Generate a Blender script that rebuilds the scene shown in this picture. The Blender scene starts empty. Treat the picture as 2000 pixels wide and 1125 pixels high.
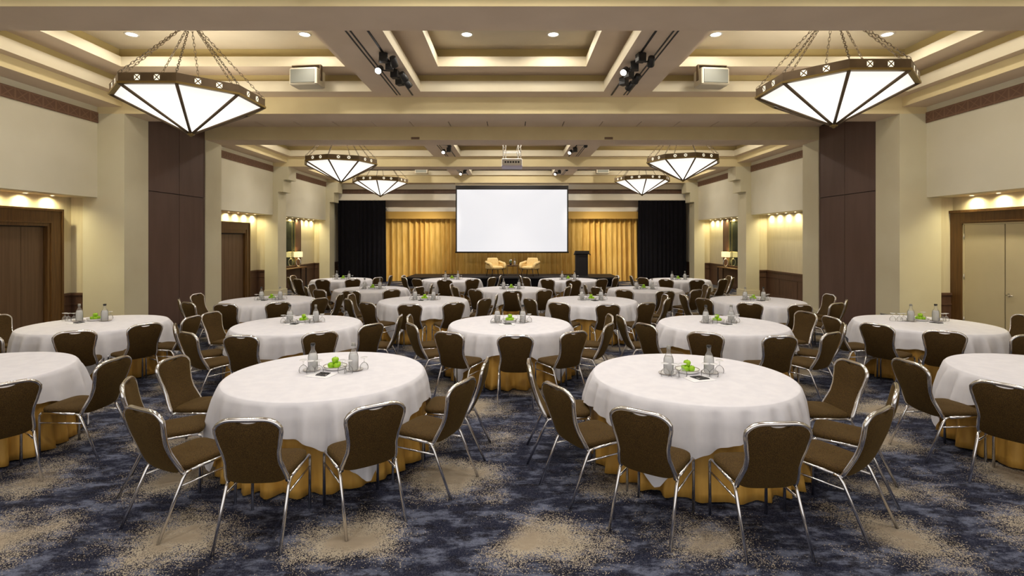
import bpy, math, random
from mathutils import Vector, Matrix
R = random.Random(7)
S = bpy.context.scene
COL = S.collection
PI = math.pi

# ------------------------------------------------------------------ mesh helpers
class MB:
    def __init__(s): s.v = []; s.f = []; s.m = []; s.sm = []
    def add(s, vs, fs, mat=0, smooth=False):
        b = len(s.v); s.v += [tuple(p) for p in vs]
        for f in fs:
            s.f.append(tuple(b + i for i in f)); s.m.append(mat); s.sm.append(smooth)
    def quad(s, a, b, c, d, mat=0): s.add([a, b, c, d], [(0, 1, 2, 3)], mat)
    def box(s, x0, x1, y0, y1, z0, z1, mat=0, bev=0.0):
        if x0 > x1: x0, x1 = x1, x0
        if y0 > y1: y0, y1 = y1, y0
        if bev <= 0:
            vs = [(x, y, z) for z in (z0, z1) for y in (y0, y1) for x in (x0, x1)]
            s.add(vs, [(0, 2, 3, 1), (4, 5, 7, 6), (0, 1, 5, 4), (2, 6, 7, 3), (0, 4, 6, 2), (1, 3, 7, 5)], mat)
            return
        b = bev; L = []
        for (i, z) in ((b, z0), (0, z0 + b), (0, z1 - b), (b, z1)):
            X0, X1, Y0, Y1 = x0 + i, x1 - i, y0 + i, y1 - i
            c = b
            L.append([(X0 + c, Y0, z), (X1 - c, Y0, z), (X1, Y0 + c, z), (X1, Y1 - c, z), (X1 - c, Y1, z), (X0 + c, Y1, z), (X0, Y1 - c, z), (X0, Y0 + c, z)])
        s.loft(L, mat, True, True, False)
    def loft(s, loops, mat=0, cap0=True, cap1=True, smooth=True, closed=True):
        n = len(loops[0]); vs = [p for L in loops for p in L]; fs = []
        for k in range(len(loops) - 1):
            for i in range(n if closed else n - 1):
                j = (i + 1) % n
                fs.append((k * n + i, k * n + j, (k + 1) * n + j, (k + 1) * n + i))
        b = len(s.v)
        s.add(vs, fs, mat, smooth)
        if cap0: s.f.append(tuple(b + i for i in reversed(range(n)))); s.m.append(mat); s.sm.append(False)
        if cap1: s.f.append(tuple(b + (len(loops) - 1) * n + i for i in range(n))); s.m.append(mat); s.sm.append(False)
    def tube(s, pts, r, n=8, mat=0, closed=False, cap=True):
        pts = [Vector(p) for p in pts]; N = len(pts); loops = []; up = None
        for i, p in enumerate(pts):
            if closed: t = pts[(i + 1) % N] - pts[i - 1]
            else: t = pts[min(i + 1, N - 1)] - pts[max(i - 1, 0)]
            t.normalize()
            if up is None:
                up = Vector((0, 0, 1)) if abs(t.z) < 0.9 else Vector((1, 0, 0))
            a = up - t * up.dot(t)
            if a.length < 1e-5: a = Vector((1, 0, 0)) - t * t.x
            a.normalize(); up = a; c = t.cross(a)
            rr = r[i] if isinstance(r, (list, tuple)) else r
            loops.append([p + a * (rr * math.cos(2 * PI * k / n + PI / n)) + c * (rr * math.sin(2 * PI * k / n + PI / n)) for k in range(n)])
        if closed:
            loops.append(loops[0]); cap = False
        s.loft(loops, mat, cap, cap, True)
    def lathe(s, prof, n=20, mat=0, c=(0, 0, 0), cap0=False, cap1=False):
        loops = [[(c[0] + r * math.cos(2 * PI * k / n), c[1] + r * math.sin(2 * PI * k / n), c[2] + z) for k in range(n)] for r, z in prof]
        s.loft(loops, mat, cap0, cap1, True)
    def sphere(s, c, r, n=12, mat=0, sc=(1, 1, 1)):
        m = n // 2 + 1
        prof = [(max(1e-4, math.sin(PI * i / m)), -math.cos(PI * i / m)) for i in range(m + 1)]
        loops = [[(c[0] + r * sc[0] * q * math.cos(2 * PI * k / n), c[1] + r * sc[1] * q * math.sin(2 * PI * k / n), c[2] + r * sc[2] * z) for k in range(n)] for q, z in prof]
        s.loft(loops, mat, True, True, True)
    def mesh(s, name, mats, fix=True):
        me = bpy.data.meshes.new(name)
        me.from_pydata(s.v, [], s.f)
        if not isinstance(mats, (list, tuple)): mats = [mats]
        for m in mats: me.materials.append(m)
        me.polygons.foreach_set('material_index', s.m)
        me.polygons.foreach_set('use_smooth', s.sm)
        me.update()
        if fix:
            import bmesh
            bm = bmesh.new(); bm.from_mesh(me); bmesh.ops.recalc_face_normals(bm, faces=bm.faces); bm.to_mesh(me); bm.free()
        return me
    def build(s, name, mats, parent=None, loc=None, fix=True):
        o = bpy.data.objects.new(name, s.mesh(name, mats, fix)); COL.objects.link(o)
        if parent is not None: o.parent = parent
        if loc is not None: o.location = loc
        return o

def tag(o, label=None, cat=None, group=None, kind=None):
    if label: o['label'] = label
    if cat: o['category'] = cat
    if group: o['group'] = group
    if kind: o['kind'] = kind
    return o
def empty(name, loc=(0, 0, 0), rz=0, label=None, cat=None, group=None, kind=None):
    o = bpy.data.objects.new(name, None); COL.objects.link(o); o.location = loc; o.rotation_euler = (0, 0, rz)
    o.empty_display_size = 0.05
    return tag(o, label, cat, group, kind)
KIDS = {}
def reg(root):
    KIDS[root.name] = [c for c in bpy.data.objects if c.parent == root]
    for c in KIDS[root.name]: KIDS[c.name] = [d for d in bpy.data.objects if d.parent == c]
def dup(root, loc, rz, label, group=None):
    r = root.copy(); COL.objects.link(r); r.location = loc; r.rotation_euler = (0, 0, rz); r['label'] = label
    if group: r['group'] = group
    for ch in KIDS.get(root.name, []):
        c = ch.copy(); COL.objects.link(c); c.parent = r
        for g in KIDS.get(ch.name, []):
            d = g.copy(); COL.objects.link(d); d.parent = c
    return r
class Proto:
    """first placement moves the prototype itself, the rest are copies"""
    def __init__(s, root): s.root = root; s.used = False; reg(root)
    def put(s, loc, rz, label, group=None):
        if not s.used:
            s.used = True; s.root.location = loc; s.root.rotation_euler = (0, 0, rz); s.root['label'] = label
            if group: s.root['group'] = group
            return s.root
        return dup(s.root, loc, rz, label, group)

# ------------------------------------------------------------------ materials
def srgb(r, g, b):
    f = lambda c: (c / 12.92 if c <= 0.04045 else ((c + 0.055) / 1.055) ** 2.4)
    return (f(r / 255), f(g / 255), f(b / 255), 1)
def mat(name, col, rough=0.6, metal=0.0, spec=0.5, emit=None, es=0.0):
    m = bpy.data.materials.new(name); m.use_nodes = True
    b = m.node_tree.nodes['Principled BSDF']
    b.inputs['Base Color'].default_value = col; b.inputs['Roughness'].default_value = rough
    b.inputs['Metallic'].default_value = metal; b.inputs['Specular IOR Level'].default_value = spec
    if emit:
        b.inputs['Emission Color'].default_value = emit; b.inputs['Emission Strength'].default_value = es
    return m
class NT:
    def __init__(s, m): s.t = m.node_tree; s.b = s.t.nodes['Principled BSDF']
    def n(s, typ, **kw):
        x = s.t.nodes.new(typ)
        for k, v in kw.items(): setattr(x, k, v)
        return x
    def l(s, a, b): s.t.links.new(a, b)
    def math(s, op, a, b=None, c=None, clamp=False):
        x = s.n('ShaderNodeMath', operation=op); x.use_clamp = clamp
        for i, v in enumerate((a, b, c)):
            if v is None: continue
            if isinstance(v, (int, float)): x.inputs[i].default_value = v
            else: s.l(v, x.inputs[i])
        return x.outputs[0]
    def mix(s, f, a, b):
        x = s.n('ShaderNodeMix', data_type='RGBA')
        for i, v in ((0, f), (6, a), (7, b)):
            if isinstance(v, (int, float)): x.inputs[i].default_value = v
            elif isinstance(v, tuple): x.inputs[i].default_value = v
            else: s.l(v, x.inputs[i])
        return x.outputs[2]
    def smooth(s, v, lo, hi):
        x = s.n('ShaderNodeMapRange', interpolation_type='SMOOTHSTEP')
        s.l(v, x.inputs[0]); x.inputs[1].default_value = lo; x.inputs[2].default_value = hi
        return x.outputs[0]
    def coord(s, scale=(1, 1, 1), loc=(0, 0, 0)):
        t = s.n('ShaderNodeTexCoord'); mp = s.n('ShaderNodeMapping')
        mp.inputs['Scale'].default_value = scale; mp.inputs['Location'].default_value = loc
        s.l(t.outputs['Object'], mp.inputs[0]); return mp.outputs[0]
    def noise(s, vec, scale, detail=3, rough=0.5):
        x = s.n('ShaderNodeTexNoise'); s.l(vec, x.inputs['Vector'])
        x.inputs['Scale'].default_value = scale; x.inputs['Detail'].default_value = detail; x.inputs['Roughness'].default_value = rough
        return x.outputs['Fac']
def mottled(name, c1, c2, scale=3, rough=0.7, stretch=(1, 1, 1), bump=0.0, bscale=60, metal=0, spec=0.4):
    m = mat(name, c1, rough, metal, spec); t = NT(m)
    f = t.noise(t.coord(stretch), scale, 4)
    t.l(t.mix(t.smooth(f, 0.35, 0.65), c1, c2), t.b.inputs['Base Color'])
    if bump:
        bp = t.n('ShaderNodeBump'); bp.inputs['Strength'].default_value = bump; bp.inputs['Distance'].default_value = 0.004
        t.l(t.noise(t.coord(), bscale, 3), bp.inputs['Height']); t.l(bp.outputs[0], t.b.inputs['Normal'])
    return m

M = {}
M['wall'] = mottled('wall_paint', srgb(224, 218, 196), srgb(220, 214, 191), 1.2, 0.75)
M['pillar'] = mottled('pillar_paint', srgb(218, 211, 182), srgb(214, 206, 176), 1.2, 0.75)
M['niche'] = mottled('niche_wallcovering', srgb(213, 202, 170), srgb(207, 196, 164), 4, 0.8, (5, 5, 0.4))
M['lip'] = mottled('cornice_paint', srgb(220, 210, 184), srgb(216, 205, 178), 1.5, 0.7)
M['olive'] = mottled('recess_shade_paint', srgb(190, 172, 122), srgb(184, 166, 116), 1.5, 0.75)  # darker olive than the lips: the recess shade put into the colour
M['soffit'] = mottled('soffit_paint', srgb(224, 204, 180), srgb(219, 199, 175), 1.5, 0.75)
M['ceil'] = mottled('ceiling_paint', srgb(218, 204, 178), srgb(213, 199, 172), 1.5, 0.75)
M['darkpanel'] = mottled('partition_vinyl', srgb(100, 76, 66), srgb(94, 71, 61), 4, 0.6, (1, 1, 0.2))
M['joint'] = mat('dark_joint', srgb(40, 30, 26), 0.8)
M['wood'] = mottled('dark_wood', srgb(106, 75, 38), srgb(92, 63, 31), 3, 0.45, (9, 9, 0.7))
M['wainscot'] = mottled('wainscot_wood', srgb(96, 70, 54), srgb(86, 62, 47), 3, 0.5, (6, 6, 0.8))
M['doorwood'] = mottled('door_wood', srgb(104, 80, 58), srgb(94, 71, 50), 2, 0.5, (12, 12, 0.5))
M['creamdoor'] = mottled('cream_door_paint', srgb(205, 192, 155), srgb(200, 187, 150), 1.5, 0.55)
M['white'] = mat('white_plastic', srgb(225, 220, 212), 0.5)
M['spkbox'] = mat('speaker_box_paint', srgb(196, 186, 164), 0.6)
M['spkgrille'] = mat('speaker_mesh', srgb(112, 112, 102), 0.8)
M['ventbrown'] = mat('vent_paint', srgb(150, 124, 98), 0.6)
M['lilac'] = mat('lilac_glow_paint', srgb(205, 198, 225), 0.5)  # lilac glow on the projector underside put into the colour
M['grille'] = mat('grey_grille', srgb(150, 148, 140), 0.7)
M['black'] = mat('black_metal', srgb(22, 20, 20), 0.45)
M['blackcloth'] = mottled('black_velvet', srgb(16, 14, 20), srgb(10, 9, 13), 6, 0.9, (4, 4, .5), spec=0.15)
M['stage'] = mat('stage_black', srgb(20, 17, 22), 0.7)
M['chrome'] = mat('chrome', srgb(232, 231, 232), 0.17, 1.0)
M['bronze'] = mottled('bronze', srgb(112, 94, 72), srgb(96, 80, 60), 3, 0.45, metal=0.35)
M['chain'] = mat('chain_bronze', srgb(95, 80, 60), 0.5, 0.6)
M['curtain'] = mottled('gold_drape', srgb(216, 176, 96), srgb(200, 158, 76), 4, 0.65, (3, 3, .4), spec=0.3)
M['pelmet'] = mat('gold_pelmet', srgb(190, 150, 72), 0.7)
M['cloth'] = mottled('white_linen', srgb(228, 227, 232), srgb(222, 221, 227), 8, 0.75, bump=0.05, bscale=400, spec=0.25)
M['gold'] = mottled('gold_satin', srgb(208, 162, 78), srgb(194, 147, 65), 5, 0.5, (3, 3, .5), spec=0.4)
M['apple'] = mottled('green_apple', srgb(160, 205, 40), srgb(130, 185, 25), 20, 0.3)
M['stalk'] = mat('apple_stalk', srgb(80, 60, 30), 0.8)
M['china'] = mat('white_china', srgb(240, 238, 235), 0.25)
M['rimline'] = mat('plate_rim_brown', srgb(120, 100, 85), 0.35)
M['paper'] = mat('white_paper', srgb(240, 240, 242), 0.8)
M['pen'] = mat('black_pen', srgb(24, 24, 28), 0.35)
M['cap'] = mat('black_cap', srgb(14, 14, 14), 0.4)
M['armchair'] = mottled('cream_upholstery', srgb(228, 200, 140), srgb(220, 190, 128), 12, 0.8)
M['leaf'] = mat('plant_leaf', srgb(70, 100, 50), 0.6)
M['shade'] = mat('lamp_shade', srgb(240, 220, 170), 0.8, emit=(1, .78, .45, 1), es=0.75)
M['bulbdisc'] = mat('downlight_lens', (1, 1, 1, 1), 0.5, emit=(1, .9, .74, 1), es=14)
M['screen'] = mat('lit_screen', srgb(150, 150, 154), 0.8, emit=(.94, .95, 1, 1), es=0.54)  # emission stands in for projector light falling on the screen
M['lens'] = mat('spot_lens_lit', (1, 1, 1, 1), 0.3, emit=(1, .95, .9, 1), es=6)
M['mirror'] = mat('mirror_glass', srgb(190, 196, 160), 0.06, 0.9)
M['mframe'] = mat('mirror_edge', srgb(150, 140, 90), 0.3, 0.6)
M['motif'] = mat('lit_motif', srgb(250, 240, 210), 0.6, emit=(1, .93, .75, 1), es=0.8)

def fabric():
    m = mat('brown_fabric', srgb(90, 65, 34), 0.85, spec=0.2); t = NT(m)
    co = t.coord()
    v = t.n('ShaderNodeTexVoronoi'); v.inputs['Scale'].default_value = 260; t.l(co, v.inputs['Vector'])
    f = t.smooth(v.outputs['Distance'], 0.25, 0.6)
    big = t.noise(co, 25, 3)
    c = t.mix(f, srgb(104, 80, 37), srgb(50, 36, 17))
    c2 = t.mix(t.math('MULTIPLY', big, 0.5), c, srgb(66, 47, 21))
    t.l(c2, t.b.inputs['Base Color'])
    bp = t.n('ShaderNodeBump'); t.b.inputs['Sheen Weight'].default_value = 0.12; t.b.inputs['Sheen Tint'].default_value = srgb(200, 170, 90)
    bp.inputs['Strength'].default_value = 0.2; bp.inputs['Distance'].default_value = 0.001
    t.l(v.outputs['Distance'], bp.inputs['Height']); t.l(bp.outputs[0], t.b.inputs['Normal'])
    return m
M['fabric'] = fabric()

def thin_glass():
    m = bpy.data.materials.new('clear_glass'); m.use_nodes = True; t = m.node_tree
    t.nodes.remove(t.nodes['Principled BSDF'])
    tr = t.nodes.new('ShaderNodeBsdfTransparent'); tr.inputs[0].default_value = (.985, .99, .99, 1)
    df = t.nodes.new('ShaderNodeBsdfTranslucent'); df.inputs[0].default_value = (.95, .95, .96, 1)
    d2 = t.nodes.new('ShaderNodeBsdfDiffuse'); d2.inputs[0].default_value = (.95, .95, .96, 1)
    m0 = t.nodes.new('ShaderNodeMixShader'); m0.inputs[0].default_value = .5
    t.links.new(df.outputs[0], m0.inputs[1]); t.links.new(d2.outputs[0], m0.inputs[2])
    gl = t.nodes.new('ShaderNodeBsdfGlossy'); gl.inputs['Roughness'].default_value = 0.05
    m1 = t.nodes.new('ShaderNodeMixShader'); m1.inputs[0].default_value = .14
    t.links.new(tr.outputs[0], m1.inputs[1]); t.links.new(m0.outputs[0], m1.inputs[2])
    fr = t.nodes.new('ShaderNodeLayerWeight'); fr.inputs[0].default_value = 0.12
    mx = t.nodes.new('ShaderNodeMixShader')
    t.links.new(fr.outputs['Fresnel'], mx.inputs[0]); t.links.new(m1.outputs[0], mx.inputs[1]); t.links.new(gl.outputs[0], mx.inputs[2])
    t.links.new(mx.outputs[0], t.nodes['Material Output'].inputs[0])
    return m
M['glass'] = thin_glass()
def water_glass():
    m = mat('water', (1, 1, 1, 1), 0.02); b = m.node_tree.nodes['Principled BSDF']
    b.inputs['Transmission Weight'].default_value = 0.4; b.inputs['IOR'].default_value = 1.33  # partly opaque white: the bright cloth seen through water put into the colour
    return m
M['water'] = water_glass()

def opal():
    m = mat('opal_glass', srgb(120, 118, 112), 0.5); t = NT(m)
    sp = t.n('ShaderNodeSeparateXYZ'); t.l(t.coord(), sp.inputs[0])
    g = t.smooth(sp.outputs[2], 0.62, 0.0)
    mr = t.math('MULTIPLY_ADD', g, 0.8, 0.72)
    t.b.inputs['Emission Color'].default_value = (1, .955, .89, 1)
    t.l(mr, t.b.inputs['Emission Strength'])
    return m
M['opal'] = opal()

def frieze():
    m = mat('frieze_relief', srgb(122, 92, 74), 0.7); t = NT(m)
    sp = t.n('ShaderNodeSeparateXYZ'); t.l(t.coord(), sp.inputs[0])
    along = t.math('ADD', sp.outputs[0], sp.outputs[1])
    u = t.math('ABSOLUTE', t.math('SUBTRACT', t.math('FRACT', t.math('DIVIDE', along, 0.26)), 0.5))
    v = t.math('ABSOLUTE', t.math('DIVIDE', t.math('SUBTRACT', sp.outputs[2], 4.53), 0.22))
    xl = t.math('LESS_THAN', t.math('ABSOLUTE', t.math('SUBTRACT', u, v)), 0.05)
    xl = t.math('MULTIPLY', xl, t.math('LESS_THAN', v, 0.33))
    e1 = t.math('GREATER_THAN', u, 0.44)
    e2 = t.math('LESS_THAN', t.math('ABSOLUTE', t.math('SUBTRACT', v, 0.38)), 0.04)
    h = t.math('MAXIMUM', t.math('MAXIMUM', xl, e1), e2)
    t.l(t.mix(t.math('MULTIPLY', h, 0.6), srgb(120, 90, 72), srgb(150, 118, 96)), t.b.inputs['Base Color'])
    bp = t.n('ShaderNodeBump'); bp.inputs['Strength'].default_value = 0.6; bp.inputs['Distance'].default_value = 0.02
    t.l(h, bp.inputs['Height']); t.l(bp.outputs[0], t.b.inputs['Normal'])
    return m
M['frieze'] = frieze()

def carpet():
    m = mat('patterned_carpet', srgb(50, 50, 60), 0.95, spec=0.1); t = NT(m)
    co = t.coord()
    sp = t.n('ShaderNodeSeparateXYZ'); t.l(co, sp.inputs[0])
    warp = t.noise(co, 2.2, 4, 0.6)
    warp2 = t.noise(t.coord((1, 1, 1), (7.3, 2.1, 0)), 2.2, 4, 0.6)
    X = t.math('MULTIPLY_ADD', t.math('SUBTRACT', warp, 0.5), 0.75, sp.outputs[0])
    Y = t.math('MULTIPLY_ADD', t.math('SUBTRACT', warp2, 0.5), 0.75, sp.outputs[1])
    def wrap(v, off, per):
        q = t.math('FRACT', t.math('DIVIDE', t.math('ADD', v, 50 * per - off), per))
        return t.math('MULTIPLY', t.math('MINIMUM', q, t.math('SUBTRACT', 1, q)), per)
    def dist(ox, oy):
        a = wrap(X, ox, 1.22); b = wrap(Y, oy, 1.77)
        return t.math('SQRT', t.math('ADD', t.math('MULTIPLY', a, a), t.math('MULTIPLY', t.math('MULTIPLY', b, b), 1.45)))
    d = t.math('MINIMUM', dist(0.16, 3.52), dist(0.77, 4.42))
    patch = t.noise(t.coord((1, 1, 1), (3.1, 9.7, 0)), 1.0, 2)
    dens = t.math('MULTIPLY', t.math('POWER', t.smooth(d, 0.62, 0.16), 1.1), t.smooth(patch, 0.34, 0.60))
    core = t.math('MULTIPLY', t.smooth(d, 0.28, 0.10), t.smooth(patch, 0.36, 0.58))
    vo = t.n('ShaderNodeTexVoronoi'); vo.inputs['Scale'].default_value = 190; t.l(co, vo.inputs['Vector'])
    sc = t.n('ShaderNodeSeparateColor'); t.l(vo.outputs['Color'], sc.inputs[0])
    rnd = sc.outputs[0]; rnd2 = sc.outputs[1]
    dotm = t.math('LESS_THAN', rnd, t.math('MULTIPLY', dens, 0.85))
    # dark ground: streaky navy / slate / charcoal
    st = t.noise(t.coord((1.0, 1.9, 1)), 3.4, 12, 0.74)
    st2 = t.noise(t.coord((0.8, 1.7, 1), (5, 5, 0)), 6.0, 10, 0.72)
    slate = t.math('MULTIPLY', t.smooth(st, 0.46, 0.61), t.math('MULTIPLY_ADD', rnd2, 0.6, 0.5))
    g = t.mix(slate, srgb(33, 36, 52), srgb(112, 118, 138))
    g = t.mix(t.math('MULTIPLY', t.smooth(st2, 0.49, 0.60), 0.8), g, srgb(25, 23, 28))
    g = t.mix(t.math('MULTIPLY', t.math('GREATER_THAN', rnd2, 0.72), 0.35), g, srgb(88, 88, 100))
    bei = t.mix(st2, srgb(184, 173, 152), srgb(158, 147, 130))
    c = t.mix(dotm, g, bei)
    core2 = t.math('MULTIPLY', core, t.smooth(st2, 0.25, 0.5))
    c = t.mix(core2, c, t.mix(st2, srgb(172, 158, 134), srgb(140, 127, 112)))
    t.l(c, t.b.inputs['Base Color'])
    bp = t.n('ShaderNodeBump'); bp.inputs['Strength'].default_value = 0.3; bp.inputs['Distance'].default_value = 0.004
    t.l(rnd, bp.inputs['Height']); t.l(bp.outputs[0], t.b.inputs['Normal'])
    return m
M['carpet'] = carpet()

# ------------------------------------------------------------------ dimensions
EYE = 2.06
HA, HB = 4.95, 4.61           # coffer soffit, big beam soffit
XL, XW, XN = 7.92, 8.47, 9.06  # panel plane, upper wall, niche back
YB = 24.85                     # back wall

def structure(o, label, cat): return tag(o, label, cat, kind='structure')

# floor
b = MB(); b.quad((-9.6, -2.5, 0), (9.6, -2.5, 0), (9.6, YB + .3, 0), (-9.6, YB + .3, 0))
structure(b.build('floor', M['carpet'], fix=False), 'navy and charcoal carpet with stippled beige spots across the ballroom', 'floor')

# ceiling: soffit grid with stepped coffers
b = MB()
xs = [-7.78, -2.75, -1.80, 1.80, 2.75, 7.78]
bays = [(-1.6, 5.62, [(1.6, 5.24)]), (6.28, 10.46, [(6.68, 10.06)]), (13.95, 18.13, [(14.3, 17.92)]), (18.95, 23.40, [(19.3, 23.27)])]
def coffer(x0, x1, y0, y1):
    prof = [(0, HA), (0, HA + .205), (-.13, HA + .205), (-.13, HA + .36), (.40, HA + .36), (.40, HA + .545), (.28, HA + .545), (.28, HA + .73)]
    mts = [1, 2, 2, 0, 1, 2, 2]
    rings = [[(x0 + o, y0 + o, z), (x1 - o, y0 + o, z), (x1 - o, y1 - o, z), (x0 + o, y1 - o, z)] for o, z in prof]
    for k in range(len(prof) - 1):
        for i in range(4):
            j = (i + 1) % 4
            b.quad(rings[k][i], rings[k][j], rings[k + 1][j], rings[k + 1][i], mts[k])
    b.quad(*rings[-1], mat=3)
for (ya, yb_, ops) in bays:
    ys = sorted({ya, yb_, *[v for o in ops for v in o]})
    for i in range(len(ys) - 1):
        op = any(abs(ys[i] - o[0]) < 1e-6 and abs(ys[i + 1] - o[1]) < 1e-6 for o in ops)
        for k in range(5):
            if op and k in (0, 2, 4): coffer(xs[k], xs[k + 1], ys[i], ys[i + 1])
            else: b.quad((xs[k], ys[i], HA), (xs[k + 1], ys[i], HA), (xs[k + 1], ys[i + 1], HA), (xs[k], ys[i + 1], HA), 0)
b.box(-9.6, 9.6, -2.5, YB + .3, 5.95, 6.05, 0)
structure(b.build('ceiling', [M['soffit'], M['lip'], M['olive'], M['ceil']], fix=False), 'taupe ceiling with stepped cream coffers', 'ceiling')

# big transverse beams
def beam(y0, y1, label):
    m = MB(); m.box(-9.3, 9.3, y0, y1, HB, 5.94, 0)
    # soffit face in taupe
    m.m[0] = 1
    structure(m.build('ceiling_beam', [M['olivebeam'], M['soffit']], fix=True), label, 'beam')
M['olivebeam'] = mottled('beam_paint', srgb(228, 212, 166), srgb(223, 206, 160), 1.5, 0.75)
beam(5.62, 6.28, 'cream ceiling beam crossing the top of the view, before the front coffers')
beam(10.46, 11.15, 'cream ceiling beam in front of the partition track')
beam(13.24, 13.95, 'cream ceiling beam behind the partition track, with two brown vents')
beam(18.13, 18.95, 'cream ceiling beam beyond the projector on bracketed pillars')
beam(23.40, 24.10, 'cream ceiling beam just above the projection screen')
# track slot ceiling boards
m = MB()
x = -8.26; w = 0.955
k0 = [-7.9 + .05]
while x < 7.9:
    m.box(x + .011, min(x + w, 7.9) - .011, 11.15, 13.24, HA, HA + .03, 0); x += w
m.box(-9.3, 9.3, 11.15, 13.24, HA + .03, HA + .05, 1)
structure(m.build('trim_1', [M['soffit'], M['joint']]), 'jointed taupe boards closing the partition track slot', 'ceiling trim')

# side cornices, friezes, upper walls, niches
SIDE = {-1: 'left', 1: 'right'}
ranges = [(-2.0, 10.46), (13.95, 18.13), (18.95, 23.40)]
tn = 2
for s in (-1, 1):
    nm = SIDE[s]
    m = MB()
    for (a, c) in ranges:
        m.quad((s * 7.78, a, HA), (s * 7.97, a, HA), (s * 7.97, c, HA), (s * 7.78, c, HA), 1)
        m.quad((s * 7.97, a, HA), (s * 7.97, c, HA), (s * 7.97, c, 4.75), (s * 7.97, a, 4.75), 0)
        m.quad((s * 7.97, a, 4.75), (s * 8.6, a, 4.75), (s * 8.6, c, 4.75), (s * 7.97, c, 4.75), 1)
    structure(m.build('trim_%d' % tn, [M['olivebeam'], M['soffit']], fix=False), 'stepped cream cornice along the %s-side wall' % nm, 'cornice'); tn += 1
    m = MB()
    for (a, c) in ranges: m.box(s * 8.45, s * 8.50, a, c, 4.42, 4.635)
    structure(m.build('trim_%d' % tn, M['frieze']), 'brown relief frieze band high on the %s-side wall' % nm, 'frieze'); tn += 1
    # upper wall + niche
    m = MB()
    for (a, c) in ranges:
        m.box(s * XW, s * 8.78, a, c, 2.90, 4.75, 0)
        m.box(s * 8.78, s * 9.3, a, c + .16, 2.90, 2.98, 2)
        m.box(s * XN, s * 9.3, a, c + .16, 0, 2.90, 1)
    # end wall piece beside the black curtain
    m.box(s * 8.47, s * 9.3, 24.0, YB, 0, 4.75, 0)
    # returns at each far end of a niche
    for c in (10.46, 18.13, 23.4):
        m.box(s * 8.75, s * XN, c + .06, c + .16, 0, 2.90, 1)
    m.box(s * 9.3, s * 9.4, -2.5, YB, 0, 6, 0)
    structure(m.build('wall_%s' % nm, [M['wall'], M['niche'], M['lip']]), 'cream %s-side wall with downlit niches' % nm, 'wall')
    # pillars
    m = MB()
    m.box(s * XL, s * 8.77, 10.46, 11.15, 0, HB, 0)
    structure(m.build('pillar_' + nm, M['pillar']), 'tall cream pillar before the brown partition panel on the %s-side' % nm, 'pillar')
    m = MB(); m.box(s * XL, s * 9.3, 13.24, 13.95, 0, HB, 0)
    structure(m.build('pillar_' + nm, M['pillar']), 'cream pillar just beyond the brown partition panel on the %s-side' % nm, 'pillar')
    for (y0, y1, w_) in ((18.13, 18.80, 'projector'), (23.28, 23.92, 'stage curtain')):
        m = MB()
        m.box(s * 8.29, s * 8.76, y0, y1, 0, HB)
        m.box(s * 8.10, s * 8.5, y0 - .004, y1 - .01, 3.72, HB)
        m.box(s * XL, s * 8.3, y0 - .008, y1 - .02, 4.15, HB)
        m.box(s * 8.26, s * 8.77, y0 - .03, y1 + .03, 0, .23, 0)
        structure(m.build('pillar_' + nm, M['pillar']), 'cream pillar with stepped corbels near the %s, %s-side' % (w_, nm), 'pillar')
    # stacked dark partition panels
    t_ = empty('partition_' + nm, (s * 7.945, 12.2, 0), label='tall dark brown folded partition panels between the %s-side pillars' % nm, cat='partition', kind='structure')
    for (a, c) in ((11.15, 12.22), (12.235, 13.24)):
        for (z0, z1) in ((.02, 3.10), (3.115, HA)):
            m = MB(); m.box(0, s * .05, a - 12.2, c - 12.2, z0, z1)
            m.build('panel', M['darkpanel'], t_)
    m = MB(); m.box(s * .052, s * .09, -1.05, 1.04, 0, HA); m.build('backing', M['joint'], t_)
    # baseboard on the side of the pillars
    m = MB()
    m.box(s * 7.905, s * 7.96, 10.44, 11.15, 0, .2); m.box(s * 7.905, s * 7.96, 13.24, 13.97, 0, .2)
    m.box(s * 7.905, s * 8.74, 10.44, 10.47, 0, .2)
    structure(m.build('baseboard_' + nm, M['pillar']), 'low cream baseboard at the foot of the %s-side pillars' % nm, 'baseboard')
    # wainscot
    spans = [(-2, 10.46), (13.95, 18.13), (18.95, 23.4)]
    doors = {(-1, 0): (7.3, 10.22), (1, 0): (8.22, 10.515), (-1, 1): (15.0, 17.5)}
    m = MB()
    def wsc(a, c, X, d=.025):
        m.box(s * X, s * (X - d), a, c, 0, .90); m.box(s * X, s * (X - d - .03), a, c, .90, .95)
        m.box(s * X, s * (X - d - .015), a, c, .70, .73); m.box(s * X, s * (X - d - .015), a, c, 0, .14)
        y = a + .05
        while y < c - .3:
            m.box(s * X, s * (X - d - .01), y, y + .05, .14, .70); y += 1.1
    for i, (a, c) in enumerate(spans):
        dd = doors.get((s, i))
        if dd: wsc(a, dd[0], XN); wsc(dd[1], c + .03, XN)
        else: wsc(a, c + .03, XN)
        m.box(s * 8.771, s * (XN - .001), c + .035, c + .059, 0, .899); m.box(s * 8.771, s * (XN - .001), c + .005, c + .059, .90, .949); m.box(s * 8.771, s * (XN - .001), c + .02, c + .036, .70, .729)
    wsc(23.93, YB, 8.47)
    structure(m.build('trim_%d' % tn, M['wainscot']), 'brown panelled wainscot inside the %s-side niches' % nm, 'wainscot'); tn += 1

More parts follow.
